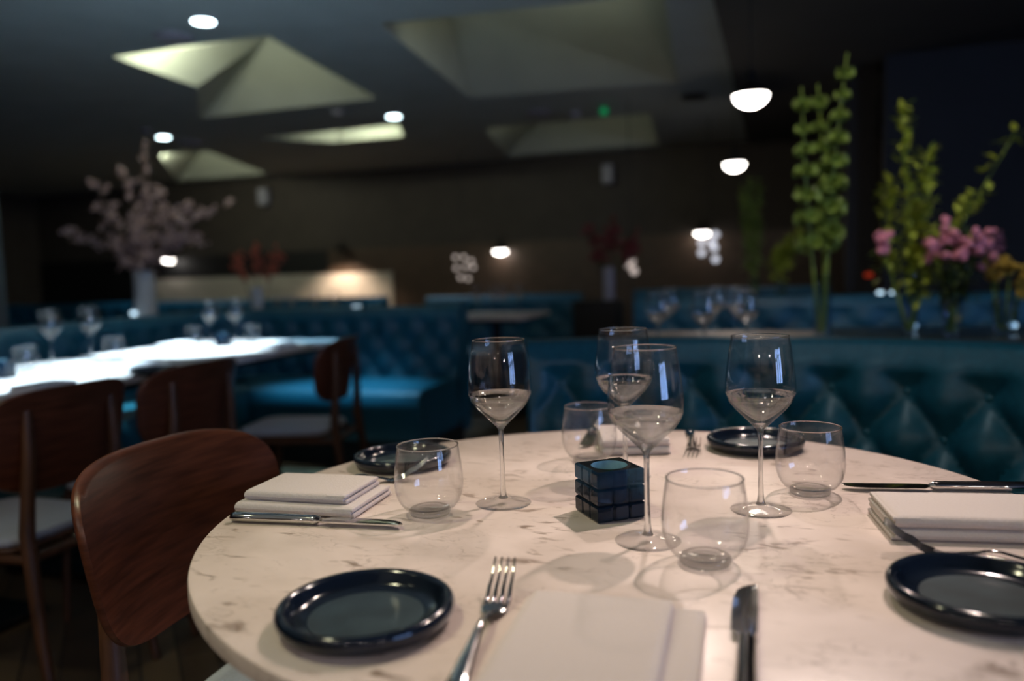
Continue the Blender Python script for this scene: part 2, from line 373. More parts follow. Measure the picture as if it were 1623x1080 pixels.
# coffer lighting
lamp('cove_light', 'AREA', (-3.80, 4.62, 2.63), 11, COVE, (-4.3, 5.15, 2.73), .3, size_y=.05)
lamp('cove_light', 'AREA', (-3.3, 4.75, 2.66), 0.25, COVE, (-3.9, 6.3, 2.75), .5, size_y=.05)
lamp('cove_light', 'AREA', (-1.4, 4.9, 2.66), 1.4, COVE, (-1.7, 6.8, 2.8), 1.3, size_y=.05)
lamp('cove_light', 'AREA', (-1.0, 5.3, 2.66), 0.7, COVE, (-2.5, 5.6, 2.85), .9, size_y=.05)
lamp('cove_light', 'AREA', (-4.25, 7.62, 2.66), 16, COVE, (-4.3, 8.15, 2.74), .5, size_y=.05)
lamp('cove_light', 'AREA', (-6.8, 8.2, 2.64), 20, COVE, (-7.8, 10.0, 2.75), .8, size_y=.05)
lamp('cove_light', 'AREA', (-2.1, 8.3, 2.64), 5.0, COVE, (-2.3, 10.2, 2.75), 1.2, size_y=.05)

# ------------------------------------------------------------------ banquettes
def resample(pts, ds):
    out = [Vector(pts[0])]; acc = 0
    for a, b in zip(pts, pts[1:]):
        a, b = Vector(a), Vector(b); L = (b - a).length; t = ds - acc
        while t <= L: out.append(a + (b - a) * t / L); t += ds
        acc = (acc + L) % ds if L else acc
    if (out[-1] - Vector(pts[-1])).length > ds * .3: out.append(Vector(pts[-1]))
    return out
def frames(path):
    n = len(path); out = []; s = 0
    for i, p in enumerate(path):
        d = (path[min(i + 1, n - 1)] - path[max(i - 1, 0)]).normalized()
        if i: s += (p - path[i - 1]).length
        out.append((p, Vector((-d.y, d.x)), s))
    return out
def sweep(fr, prof, disp=None):
    m = MB(); rows = []
    for p, nrm, s in fr:
        row = []
        for k, (d, z) in enumerate(prof):
            dd = d + (disp(s, z, k) if disp else 0); q = p + nrm * dd; row.append((q.x, q.y, z))
        rows.append(row)
    m.grid(rows, close=True); k = len(prof)
    m.f.append(tuple(range(k))); m.f.append(tuple((len(rows) - 1) * k + i for i in range(k))[::-1])
    return m
def banquette(name, path, label, H=.87, a=.178, b=.105, rows=(.75, .645, .54), ds=.0148, buttons=True, material='teal', seatd=.6, phase=0, ztop=None, seat=True, depth=.034, thick=.12):
    root = thing(name, label, 'banquette')
    path = [Vector(p) for p in path]; fine = frames(resample(path, ds)); coarse = frames(resample(path, .08))
    L = fine[-1][2]; z0 = rows[0]
    nf = 34; prof = []
    fz = [.40 + (H - .035 - .40) * i / nf for i in range(nf + 1)]
    front = [(.085 * (1 - (z - .40) / (H - .40)) , z) for z in fz]
    top = [(-.012 + .0 - .0 * i, 0) for i in range(0)]
    arc = [(-.03 + .03 * math.cos(R(t)), H - .035 + .035 * math.sin(R(t))) for t in (30, 60, 90)]
    back = [(-thick + .02, H), (-thick, H - .02), (-thick, .12), (0, .12), (.08, .30)]
    prof = front + arc + back
    def disp(s, z, k):
        if k > nf: return 0
        p = 2 * (s - phase) / a; q = (z - z0) / b; u = (p + q) / 2; v = (p - q) / 2
        h = (abs(math.sin(math.pi * u)) * abs(math.sin(math.pi * v))) ** .62
        if z > z0:     # above the top buttons the pleats fade out into a plain roll
            t = min(1, (z - z0) / .075); t = t * t * (3 - 2 * t)
            du = abs(((s - phase) / a + .5) % 1 - .5) * a
            pit = math.exp(-(du / .045) ** 2 - ((z - z0) / .05) ** 2)
            h = h * (1 - t) + t * (1 - pit)
        e = min(s, L - s) / .06
        if e < 1: h = h * e + .5 * (1 - e)
        edge = min(1, (H - .035 - z) / .03)
        return depth * (h * edge + .5 * (1 - edge)) - depth * .5
    sweep(fine, prof, disp).build('backrest', material, root, smooth=60)
    if seat:
        sp = [(.05, .17), (seatd - .02, .17), (seatd, .20), (seatd + .012, .36), (seatd + .01, .42), (seatd - .02, .445), (seatd - .1, .455), (.05, .45)]
        sweep(coarse, sp).build('seat', material, root, smooth=50)
        sweep(coarse, [(.0, 0), (seatd - .08, 0), (seatd - .08, .17), (.0, .17)]).build('plinth', 'plinth', root, smooth=30)
    if buttons:
        for j, zr in enumerate(rows):
            s = phase + (a / 2 if j % 2 else 0)
            while s < L - .03:
                if s > .03:
                    i = min(range(len(fine)), key=lambda i: abs(fine[i][2] - s)); p, nrm, _ = fine[i]
                    d = .085 * (1 - (zr - .40) / (H - .40)) - depth * .5 + .003; q = p + nrm * d
                    bb = MB(); rot = Vector((nrm.x, nrm.y, 0)).to_track_quat('Z', 'Y').to_matrix()
                    bb.lathe([(1e-4, .006), (.005, .0055), (.009, .003), (.0105, -.002), (.009, -.006)], 12, (0, 0, 0), rot=rot)
                    bb.build('button', 'button', root, (q.x, q.y, zr))
                s += a
    return root
TC = Vector((-.196, 1.013))
arc = [(TC.x + 1.18 * math.cos(R(t)), TC.y + 1.18 * math.sin(R(t))) for t in [-25 + 3 * i for i in range(47)]]
banquette('curved_banquette', arc, 'curved teal button-tufted banquette behind the round marble table', phase=.083, depth=.050, ds=.0125)
Lp = [(-1.80, 4.42)] + [(-3.15, 4.42)] + [(-3.15 - .35 * math.sin(R(t)), 4.07 + .35 * math.cos(R(t))) for t in range(15, 90, 15)] + [(-3.5, 4.07), (-3.5, .6)]
banquette('corner_banquette', Lp, 'blue tufted corner banquette behind the brightly lit left tables', H=.875, phase=.05, ds=.02, seatd=.62)
banquette('banquette', [(-1.55, 6.45), (-2.95, 6.45)], 'blue banquette left of the dark aisle gap in the background', buttons=False, ds=.03, material='teal_far', a=.25)
banquette('banquette', [(.40, 7.0), (-1.2, 7.0)], 'furthest blue banquette right of the dark aisle gap', buttons=False, ds=.03, material='teal_far', a=.25)
banquette('banquette', [(2.6, 4.95), (-.85, 4.95)], 'teal banquette right behind the middle glasses and flowers', buttons=False, ds=.03, material='teal_far', a=.25)
banquette('banquette', [(-3.6, 6.9), (-8.5, 6.9)], 'dim blue banquette behind the blossom vase at left', buttons=False, ds=.04, material='teal_far', a=.25)

# ------------------------------------------------------------------ tables
def round_table():
    t = thing('round_table', 'round beige marble dining table in the foreground', 'table', (TC.x, TC.y, 0))
    top = MB(); r = .5285
    prof = [(1e-4, .75), (r * .5, .75), (r - .004, .75), (r - .0012, .7488), (r, .746), (r, .733), (r - .003, .7305), (r - .02, .73), (1e-4, .73)]
    top.lathe(prof, 128); top.build('tabletop', 'marble', t, smooth=30)
    MB().lathe([(1e-4, .7295), (.30, .7295), (.30, .715), (.06, .70), (.042, .66), (.04, .06), (1e-4, .06)], 40).build('pedestal', 'black_metal', t)
    MB().lathe([(1e-4, .06), (.05, .06), (.27, .022), (.29, .012), (.29, 0), (1e-4, 0)], 48).build('base_plate', 'black_metal', t)
round_table()
def square_table(label, x0, y0, x1, y1, m='marble_w', group=None, dark=False):
    t = thing('square_table', label, 'table', ((x0 + x1) / 2, (y0 + y1) / 2, 0), 0, group); w, h = (x1 - x0) / 2, (y1 - y0) / 2
    MB().box((-w, -h, .725), (w, h, .75), .006).build('tabletop', m, t, smooth=30)
    MB().box((-w + .06, -h + .06, .70), (w - .06, h - .06, .7248)).build('apron', 'plinth', t, smooth=0)
    for cyy in ((-h * .5, h * .5) if h > .5 else ((0,))):
        MB().lathe([(1e-4, .70), (.035, .70), (.035, .03), (1e-4, .03)], 20, (0, cyy, 0)).build('column', 'black_metal', t)
        MB().box((-.24, cyy - .2, 0), (.24, cyy + .2, .03), .01).build('base_plate', 'black_metal', t)
    return t
square_table('long brightly lit white table at the left edge of the photo', -2.94, 1.40, -2.10, 2.66)
square_table('brightly lit white square table before the corner banquette', -2.96, 2.74, -2.11, 3.58)
square_table('pale table just behind the curved banquette with blurred wine glasses', -.62, 2.55, .2, 3.95, 'marble')
square_table('dark flower table behind the curved banquette at right', .24, 3.45, 2.0, 4.15, M['glaze_in'])
square_table('far table in front of the blue banquette near the aisle', -2.35, 5.35, -1.7, 6.05, 'marble')
square_table('far left table carrying the blossom vase', -5.4, 5.05, -4.3, 5.85, 'marble')
square_table('far table between the two flower vases at left', -3.9, 5.05, -3.05, 5.85, 'marble')
square_table('far right table with green flower spikes', -.45, 5.75, .45, 6.2, 'marble')

# ------------------------------------------------------------------ chairs
def make_chair():
    t = thing('dining_chair', '', 'chair')
    W, Hh, zc, yb = .217, .134, .684, -.225
    def surf(x, z, off):
        yy = yb + 1.05 * x * x - .16 * (z - zc) - 2.4 * max(0, z - zc - .04) ** 2 + off
        return (x, yy, z)
    n = 72; loop = []
    for i in range(n):
        a = 2 * math.pi * i / n; c, s = math.cos(a), math.sin(a); e = 2 / 3.6
        x = W * math.copysign(abs(c) ** e, c); z = Hh * math.copysign(abs(s) ** e, s)
        x *= 1 + .07 * z / Hh; loop.append((x, z))
    rows = []
    th = .0078
    for side in (1, -1):
        rr = [[surf(x * k, zc + z * k, side * th) for x, z in loop] for k in ([.02, .2, .4, .6, .8, .93, .985] if side > 0 else [.985, .93, .8, .6, .4, .2, .02])]
        if side > 0: rows += rr + [[surf(x, zc + z, th * .3) for x, z in loop], [surf(x, zc + z, -th * .3) for x, z in loop]]
        else: rows += rr
    m = MB(); m.grid(rows, close=True); m.f.append(tuple(range(n))); m.f.append(tuple((len(rows) - 1) * n + i for i in range(n)))
    m.build('backrest', 'walnut', t, smooth=50)
    for sx in (-1, 1):
        m = MB(); m.tube([(sx * .128, yb - .006, .765), (sx * .132, yb - .006, .66), (sx * .145, yb + .005, .46), (sx * .158, yb - .03, .2), (sx * .168, yb - .065, 0)], [.011, .0155, .019, .0155, .012], 12)
        m.build('leg', 'walnut_dark', t)
        m = MB(); m.tube([(sx * .165, .17, .405), (sx * .185, .178, .2), (sx * .195, .185, 0)], [.016, .0135, .0105], 12); m.build('leg', 'walnut_dark', t)
        m = MB(); m.tube([(sx * .148, yb + .01, .395), (sx * .165, .17, .395)], .012, 10); m.build('rail', 'walnut_dark', t)
    for yy, x in ((yb + .012, .14), (.17, .168)):
        m = MB(); m.tube([(-x, yy, .394), (x, yy, .394)], .012, 10); m.build('rail', 'walnut_dark', t)
    lp = [(x * (1 + .1 * (y + .2) / .4), y) for x, y in rrect(-.165, -.185, .165, .215, .07)]
    MB().slab(lp, .408, .420, .004).build('seat_board', 'walnut_dark', t)
    MB().slab([(x * .97, y * .97) for x, y in lp], .4205, .447, .012).build('seat_pad', 'pad', t)
    return t
CH = Kind(make_chair())
CH.put((-.675, .995, 0), R(-88), 'walnut chair with curved back drawn up to the round marble table')
CH.put((-1.97, 1.575, 0), R(90), 'leftmost walnut chair seen from behind at the long white table')
CH.put((-1.97, 2.07, 0), R(90), 'middle walnut chair seen from behind between the two left tables', )
CH.put((-1.97, 2.93, 0), R(101), 'walnut chair standing at the end table before the bright blue seat')

# ------------------------------------------------------------------ tableware makers
def make_wine():
    t = thing('wine_glass', '', 'wine glass')
    o = [(.0036, .1025), (.006, .1065), (.012, .1125), (.022, .1225), (.032, .1325), (.0395, .1425), (.0428, .152), (.0434, .160), (.0428, .172), (.0412, .187), (.0388, .204), (.0352, .224)]
    # smooth the outer wall
    i_ = [(r - .0008, z + .0) for r, z in o[::-1]][:-2]
    i_ = [(max(r, .001), z) for r, z in i_]
    prof = o + [(.0349, .2246), (.0345, .224)] + [p for p in i_[1:-2]] + [(.010, .1165), (.004, .1125), (1e-4, .1115)]
    MB().lathe(prof[:] if False else o[6:] + [(.0349, .2246), (.0345, .224)] + [(r - .0008, z) for r, z in o[::-1][1:6]], 56).build('bowl', 'glass', t, smooth=70)
    MB().lathe([(.0036, .1025), (.006, .1065), (.012, .1125), (.022, .1225), (.032, .1325), (.0395, .1425), (.0428, .1519), (.0420, .1519), (.0380, .1432), (.030, .1345), (.020, .1262), (.011, .1195), (.005, .1165), (1e-4, .1158)], 56).build('bowl_base', 'glass_bowl', t, smooth=70)
    MB().lathe([(1e-4, .1102), (.003, .1105), (.0085, .1118), (.0062, .108), (.0040, .1035), (.0034, .096), (.0031, .07), (.0031, .045), (.0036, .022), (.0048, .012), (.0068, .0078), (1e-4, .0072)], 28).build('stem', 'glass_solid', t, smooth=70)
    MB().lathe([(1e-4, .0070), (.007, .0072), (.010, .0056), (.016, .0040), (.028, .0024), (.0372, .0016), (.038, .001), (.0374, .0002), (.02, .0004), (1e-4, .0010)], 56).build('foot', 'glass', t, smooth=70)
    MB().lathe([(.0349 + .0010 * math.cos(R(a)), .2248 + .0008 * math.sin(R(a))) for a in range(0, 360, 60)], 64, closed=True).build('rim', 'glass_rim', t, smooth=80)
    return t
def make_tumbler():
    t = thing('tumbler', '', 'tumbler')
    o = [(.0285, .0075), (.0340, .0115), (.0390, .0175), (.0425, .0250), (.0447, .034), (.0455, .043), (.0450, .055), (.0436, .068), (.0418, .081), (.0400, .092)]
    i_ = [(r - .0010, z) for r, z in o[::-1]]
    prof = o + [(.0398, .0925), (.0394, .092)] + i_[1:-1] + [(.024, .0115), (.012, .0092), (1e-4, .0088)]
    MB().lathe(prof, 56).build('wall', 'glass', t, smooth=70)
    MB().lathe([(1e-4, .0084), (.012, .0086), (.023, .0100), (.0268, .0082), (.0272, .0045), (.0252, .0006), (.022, .0002), (.015, .0016), (1e-4, .0026)], 56).build('base', 'glass_base', t, smooth=60)
    MB().lathe([(.0397 + .0011 * math.cos(R(a)), .0925 + .0009 * math.sin(R(a))) for a in range(0, 360, 60)], 64, closed=True).build('rim', 'glass_rim', t, smooth=80)
    return t
def make_plate():
    t = thing('side_plate', '', 'plate')
    r = .086
    rim = [(.0, 0)]
    prof = [(x * .945, z * 1.3) for x, z in [(.056, .0050), (.066, .0058), (.0715, .0085), (.0745, .0132), (.078, .0158), (.0815, .0162), (.0848, .0146), (.0862, .0118), (.0848, .0070), (.080, .0028), (.072, .0002), (.060, .0001), (.056, .0006)]]
    MB().lathe(prof, 72, closed=True).build('rim', 'glaze', t, smooth=80)
    MB().lathe([(1e-4, .0060), (.03, .0060), (.0527, .0065), (.0527, .0008), (1e-4, .0008)], 64).build('well', 'glaze_in', t, smooth=40)
    return t
def make_fork():
    t = thing('fork', '', 'fork')
    # handle along -y, tines towards +y; origin near the middle
    def z(y):   # side profile: handle low at end, arched neck, tines dip then lift
        pts = [(-.105, .0035), (-.09, .003), (-.04, .009), (-.005, .0145), (.02, .0085), (.04, .003), (.056, .0065), (.076, .0175), (.1, .033)]
        for (a, za), (b, zb) in zip(pts, pts[1:]):
            if y <= b:
                k = (y - a) / (b - a); k = k * k * (3 - 2 * k); return za + (zb - za) * k
        return pts[-1][1]
    def strip(ys, wf, th, xo=lambda y: 0):
        rows = []
        for y in ys:
            wv = wf(y); c = z(y); x0 = xo(y); rows.append([(x0 - wv, y, c - th * .3), (x0 - wv * .7, y, c + th * .5), (x0, y, c + th), (x0 + wv * .7, y, c + th * .5), (x0 + wv, y, c - th * .3), (x0, y, c - th * .6)])
        m = MB(); m.grid(rows, close=True); m.f.append((0, 1, 2, 3, 4, 5)[::-1]); n = (len(rows) - 1) * 6; m.f.append(tuple(n + i for i in range(6))); return m
    import bisect
    def wid(y):
        tab = [(-.105, .004), (-.100, .0078), (-.09, .0085), (-.05, .006), (-.01, .0034), (.022, .0036), (.034, .0085), (.042, .0122), (.052, .0128)]
        for (a, va), (b, vb) in zip(tab, tab[1:]):
            if y <= b: return va + (vb - va) * (y - a) / (b - a)
        return tab[-1][1]
    strip([-.105, -.103, -.1, -.095, -.09, -.08, -.06, -.04, -.02, -.01, 0, .01, .02, .026, .032, .038, .044, .050], wid, .0016).build('handle', 'steel', t, smooth=60)
    for k in range(4):
        xo = (k - 1.5) * .0070
        strip([.0495, .055, .062, .07, .078, .086, .094, .098], lambda y: .0025 - .0015 * max(0, (y - .05) / .045), .0012, lambda y, xo=xo: xo * (1 - .06 * (y - .05) / .045)).build('tine', 'steel', t, smooth=60)
    return t
def make_knife():
    t = thing('knife', '', 'knife')
    rows = []
    for y, wv, h in [(-.128, .004, .003), (-.126, .0072, .0056), (-.12, .0090, .0066), (-.09, .0088, .0066), (-.05, .0080, .0064), (-.012, .0076, .0062), (-.008, .0085, .0066), (-.004, .0066, .0050), (0, .0045, .003)]:
        rows.append([(wv * math.cos(2 * math.pi * k / 14), y, .0066 + h * math.sin(2 * math.pi * k / 14)) for k in range(14)])
    m = MB(); m.grid(rows, close=True); m.f.append(tuple(range(14))[::-1]); n = (len(rows) - 1) * 14; m.f.append(tuple(n + i for i in range(14)))
    m.build('handle', 'steel', t, smooth=60)
    rows = []
    for y, xl, xr in [(-.001, -.0045, .0045), (.005, -.0090, .0065), (.010, -.0135, .0078), (.05, -.0142, .0082), (.08, -.0135, .0083), (.097, -.0105, .0082), (.106, -.006, .0080), (.111, .000, .0072), (.1125, .0035, .0062)]:
        rows.append([(xl, y, .0058), (xr, y, .0050), (xr, y, .0071), ((xl + xr) / 2, y, .0070), (xl, y, .0062)])
    m = MB(); m.grid(rows, close=True); m.f.append((4, 3, 2, 1, 0)); n = (len(rows) - 1) * 5; m.f.append(tuple(n + i for i in range(5)))
    m.build('blade', 'steel', t, smooth=30)
    return t
def napkin_mesh(name, w, h, t1=.014, t2=.0135, off=(.012, 0), m='napkin', seed=1, flush=False, flip=False):
    """two thick folds, the lower one showing past the upper; folds closed on -y side, open leaves on +x side"""
    rnd = random.Random(seed); mb = MB()
    def sheet(x0, x1, y0, y1, za, tt, wv=1):
        nx, ny = 26, 22; rows = []
        for i in range(nx + 1):
            x = x0 + (x1 - x0) * (.5 - .5 * math.cos(math.pi * i / nx)); row = []
            for j in range(2 * ny + 2):
                k = j if j <= ny else 2 * ny + 1 - j; up = j <= ny; fy = .5 - .5 * math.cos(math.pi * k / ny); y = y0 + (y1 - y0) * fy
                ey = min(1, min(y - y0, y1 - y) / (tt * .55)); ex = min(1, min(x - x0, x1 - x) / (tt * .4))
                r = math.sqrt(max(0, ey * (2 - ey))) * (.75 + .25 * math.sqrt(max(0, ex * (2 - ex))))
                puff = 1 + .10 * math.sin(math.pi * fy) * math.sin(math.pi * i / nx) + .05 * math.sin(x * 38 + seed) * math.sin(y * 30)
                z = za + (tt * (.5 + .5 * r * puff) if up else tt * (.5 - .5 * r)); row.append((x, y, z))
            rows.append(row)
        mb.grid(rows, close=True); n = 2 * ny + 2; b = len(mb.v) - n * (nx + 1)
        mb.f.append(tuple(b + i for i in range(n))); mb.f.append(tuple(b + nx * n + i for i in range(n))[::-1])
    def fold(x0, x1, y0, y1, z0, th, leaves):
        sheet(x0, x1 - .004, y0, y1, z0, th)
        sheet(x1 - .03, x1, y0 + .002, y1 - .002, z0 + .0006, th * .36)
        sheet(x1 - .03, x1 - .0015, y0 + .001, y1 - .002, z0 + th * .58, th * .36)
    fold(-w / 2, w / 2 + off[0], -h / 2 - .008, h / 2, .0004, t1, 2)
    if flush: fold(-w / 2 + .001, w / 2, -h / 2 - .007, h / 2 - .002, t1 + .0006, t2, 2)
    else: fold(-w / 2 + .008, w / 2 - .004, -h / 2 + .004, h / 2 - .004, t1 + .0006, t2, 2)
    if flip: mb.v = [(-x, y, z) for x, y, z in mb.v]
    return mb.build(name, m, smooth=50)
def make_candle():
    t = thing('candle_holder', '', 'candle holder')
    s = .0335; g = .0019; h = .0215; rh = .0235
    cell = 2 * s / 3; m = MB()
    # outer blocks of each of the three tiers around a round hole
    N = 48
    def outline(inset):
        out = []
        for i in range(N):
            a = 2 * math.pi * i / N + math.pi / N * 0; c, sn = math.cos(a), math.sin(a); k = (s - inset) / max(abs(c), abs(sn))
            x, y = c * k, sn * k
            v = (y if abs(c) > abs(sn) else x); d = min(abs(abs(v) - cell / 2), 1) ; gr = g * math.exp(-(d / .0013) ** 2)
            if abs(c) > abs(sn): x -= math.copysign(gr, x)
            else: y -= math.copysign(gr, y)
            cr = abs(abs(x) - (s - inset)) + abs(abs(y) - (s - inset))
            out.append((x, y))
        return out
    N = 288
    rows = []
    for k in range(3):
        z0 = k * h
        for ins, z in ((.0028, z0 + .0002), (.0009, z0 + .0012), (.0, z0 + .003), (.0, z0 + h - .003), (.0009, z0 + h - .0012), (.0028, z0 + h - .0002)):
            rows.append([(x, y, z) for x, y in outline(ins)])
    top = 3 * h
    m.grid(rows, close=True); m.f.append(tuple(range(N)))
    m.build('holder', 'blue_glass', t, smooth=25)
    cap = MB(); cap.grid([rows[-1], [(rh * math.cos(2 * math.pi * i / N), rh * math.sin(2 * math.pi * i / N), top - .0002) for i in range(N)]], close=True); cap.build('top', 'black_glass', t, smooth=25)
    MB().lathe([(rh, top - .0003), (rh * .98, top - .02), (rh * .93, .024), (rh * .86, .0196), (1e-4, .0190)], 48).build('cavity', 'lit_cavity', t)
    c = MB(); c.lathe([(1e-4, .0198), (.0185, .0198), (.0188, .034), (.0180, .034), (.0178, .0225), (1e-4, .0225)], 32); c.build('tealight_cup', 'tin', t)
    MB().lathe([(1e-4, .0232), (.0174, .0232), (.0176, .0322), (1e-4, .0325)], 32).build('wax', 'wax', t)
    MB().tube([(0, 0, .0325), (.0004, 0, .040)], .0006, 6).build('wick', 'plinth', t)
    return t

WG, TB, PL, FK, KN, CN = Kind(make_wine()), Kind(make_tumbler()), Kind(make_plate()), Kind(make_fork()), Kind(make_knife()), Kind(make_candle())
T = .7502
def on(x, y): p = at(x, y, T); return (p.x, p.y, T)
# round table: wine glasses and tumblers
WG.put(on(798, 798), 0, 'clear wine glass at the left, beside the left-hand tumbler')
WG.put(on(1027, 858), 0, 'front wine glass, just right of the blue candle holder')
WG.put(on(1206, 809), 0, 'right-hand wine glass in front of the far right plate')
WG.put(on(992, 756), 0, 'back wine glass partly hidden behind the front wine glass')
TB.put(on(682, 815), 0, 'stemless tumbler beside the left folded napkin')
TB.put(on(1118, 893), 0, 'nearest stemless tumbler between napkin and front wine glass')
TB.put(on(1284, 783), 0, 'stemless tumbler right of the right-hand wine glass')
TB.put(on(935, 732), 0, 'back stemless tumbler behind the blue candle holder')
# candle holder corner nearest the camera at (948,832), right corner (1020,822)
ca, cb = at(948, 832, T), at(1021, 821, T); d = (cb - ca).normalized(); nrm = Vector((-d.y, d.x, 0)); cc = ca + d * .0335 + nrm * .0335
CN.put((cc.x, cc.y, T), math.atan2(d.y, d.x), 'dark blue square glass candle holder in the middle of the round table')
# plates
PL.put(on(581, 986), .3, 'navy plate nearest the camera at the left, beside the fork')
PL.put(on(639, 736), .9, 'navy plate behind the left folded napkin')
PL.put(on(1197, 710), 1.7, 'navy plate at the back, before the tufted banquette')
PL.put(on(1558, 958), 2.4, 'navy plate cut by the right edge of the photo')
def lay(kind, tail, tip, length_ref, off, label):
    """put cutlery so that its axis runs from tail px to tip px; off = distance of origin from the tip"""
    a, b = at(*tail, T), at(*tip, T); d = (b - a).normalized(); p = b - d * off
    return kind.put((p.x, p.y, T), math.atan2(d.y, d.x) - math.pi / 2, label)
lay(FK, (712, 1112), (800, 940), 0, .090, 'steel fork nearest the camera, between plate and napkin')
lay(FK, (1665, 908), (1417, 874), 0, .088, 'steel fork between the right-hand napkin and plate')
lay(FK, (1094, 690), (1101, 722), 0, .090, 'steel fork at the back beside the far plate')
lay(FK, (512, 772), (668, 760), 0, .086, 'steel fork behind the left napkin, seen through the tumbler')
lay(KN, (1183, 1080), (1187, 937), 0, .1125, 'steel knife nearest the camera, right of the near napkin')
lay(KN, (362, 826), (640, 838), 0, .1125, 'steel knife lying in front of the left folded napkin')
lay(KN, (1612, 779), (1335, 776), 0, .1125, 'steel knife behind the right-hand napkin')
lay(KN, (940, 686), (925, 712), 0, .1125, 'steel knife at the back behind the back tumbler')
def napkin(name, corner, xdir, w, h, label, **k):
    """corner = px of the lower fold's near/closed corner (-x,-y), xdir = px further along its +x side"""
    a, b = at(*corner, T), at(*xdir, T); d = (b - a).normalized(); nrm = Vector((-d.y, d.x, 0))
    far = k.pop('far', None)
    o = napkin_mesh(name, w, h, **k); p = a + d * w / 2 + nrm * (h / 2 + .008)
    if far:      # anchored by the far left corner of its top fold, turned by far[2]
        d = Matrix.Rotation(far[2], 3, 'Z') @ d; nrm = Vector((-d.y, d.x, 0)); p = at(far[0], far[1], T + .016) + d * (w / 2 - .008) - nrm * (h / 2 - .004); p.z = T
    o.location = (p.x, p.y, T); o.rotation_euler = (0, 0, math.atan2(d.y, d.x)); return tag(o, label, 'napkin')
napkin('napkin', (372, 814), (586, 826), .165, .115, 'folded grey-beige napkin at the left edge of the round table', seed=1)
napkin('napkin', (738, 1140), (1070, 1152), .140, .195, 'folded napkin nearest the camera between fork and knife', seed=2, off=(.024, 0), t1=.008, t2=.008, far=(850, 934, R(-9)))
napkin('napkin', (1414, 859), (1640, 866), .19, .105, 'folded napkin at the right behind the fork', seed=3, off=(0, 0), flush=True, flip=True)
napkin('napkin', (955, 724), (1076, 721), .115, .13, 'folded napkin at the back behind the glasses', seed=4, flush=True, off=(0, 0))

# left tables' settings
for p, lab in (((84, 580), 'blurred wine glass at the left on the long white table, leftmost'), ((146, 572), 'blurred wine glass on the long white table, right of its twin'),
               ((335, 547), 'left one of two wine glasses on the bright square table'), ((375, 545), 'right one of two wine glasses on the bright square table')):
    WG.put(on(*p), 0, lab)
for p, lab in (((42, 588), 'blurred tumbler on the long white table left of both wine glasses'), ((182, 570), 'blurred tumbler on the long white table right of both wine glasses'),
               ((308, 548), 'tumbler left of the wine glasses on the bright square table'), ((400, 544), 'tumbler right of the wine glasses on the bright square table')):
    TB.put(on(*p), 0, lab)
CN.put(on(3, 600), .4, 'blue candle holder at the left photo edge on the long white table')
CN.put(on(355, 549), .4, 'small blue candle holder between the glasses on the bright square table')
def flat_napkin(px, rz, lab, s=(.16, .11)):
    o = napkin_mesh('napkin', *s, m='napkin_w', seed=int(px[0])); p = at(*px, T); o.location = (p.x, p.y, T); o.rotation_euler = (0, 0, rz); tag(o, lab, 'napkin')
flat_napkin((70, 622), 1.57, 'white folded napkin at the near edge of the long white table')
flat_napkin((215, 588), 1.57, 'white folded napkin by the right end of the long white table')
flat_napkin((120, 585), 1.57, 'white folded napkin beyond the glasses on the long white table', (.14, .1))
flat_napkin((280, 552), 1.57, 'white folded napkin at the left of the bright square table')
flat_napkin((440, 552), 1.57, 'white folded napkin at the chair end of the bright square table')
PL.put(on(245, 592), .2, 'plate at the corner of the long white table behind the middle chair')

# glasses on the tables behind
def behind(kind, px, rimz, z0, label, D=None, group=None):
    p = aty(*px, D); kind.put((p.x, p.y, z0), 0, label, group)
for x, D, lab in ((1042, 2.85, 'blurred wine glass behind the curved banquette, left of the three'), (1115, 2.75, 'blurred wine glass behind the curved banquette, middle of the three'), (1182, 2.85, 'blurred wine glass behind the curved banquette, right of the three')):
    behind(WG, (x, 470), 0, T, lab, D)
for x, D, lab in ((1062, 3.5, 'small blurred wine glass far back on the pale table, left'), (1135, 3.55, 'small blurred wine glass far back on the pale table, middle'), (1165, 3.4, 'small blurred wine glass far back on the pale table, right')):
    behind(WG, (x, 470), 0, T, lab, D)
for x, D, lab in ((756, 5.6, 'far wine glass on the aisle table, leftmost'), (782, 5.7, 'far wine glass on the aisle table, second from left'), (797, 5.6, 'far wine glass on the aisle table, third from left'), (824, 5.75, 'far wine glass on the aisle table, rightmost')):
    behind(WG, (x, 475), 0, T, lab, D)
for x, D, lab in ((440, 5.4, 'far wine glass behind the corner banquette, left'), (462, 5.3, 'far wine glass behind the corner banquette, second'), (500, 5.4, 'far wine glass behind the corner banquette, third'), (530, 5.3, 'far wine glass behind the corner banquette, right')):
    behind(WG, (x, 480), 0, T, lab, D)
def glow(px, D, z0, lab, r=.035):
    p = aty(*px, D); t = thing('candle_glass', lab, 'candle', (p.x, p.y, z0))
    h = max(.02, p.z - z0 - r * .6)
    MB().lathe([(1e-4, 0), (r * .9, 0), (r * .9, .006), (r * .35, .012), (r * .35, h - .004), (r * .8, h), (1e-4, h)], 20).build('stand', 'black_metal', t)
    MB().lathe([(r, h + .0005), (r * 1.15, h + r * 1.6), (r * 1.08, h + r * 1.6), (r * .95, h + .003)], 20, closed=True).build('glass', 'vase_glass', t)
    MB().lathe([(1e-4, h + .001), (r * .85, h + .001), (r * .85, h + r * 1.2), (1e-4, h + r * 1.25)], 16).build('wax', 'wax_lit', t)
glow((565, 490), 5.35, T, 'glowing white candle behind the corner banquette')
glow((212, 497), 5.2, T, 'glowing white candle beside the blossom vase', .025)
glow((1395, 482), 6.1, .80, 'far glowing candle at right, left one of a pair', .022)
glow((1415, 482), 6.1, .80, 'far glowing candle at right, right one of a pair', .020)
glow((1606, 518), 3.75, T, 'glowing candle at the right edge of the flower table', .016)
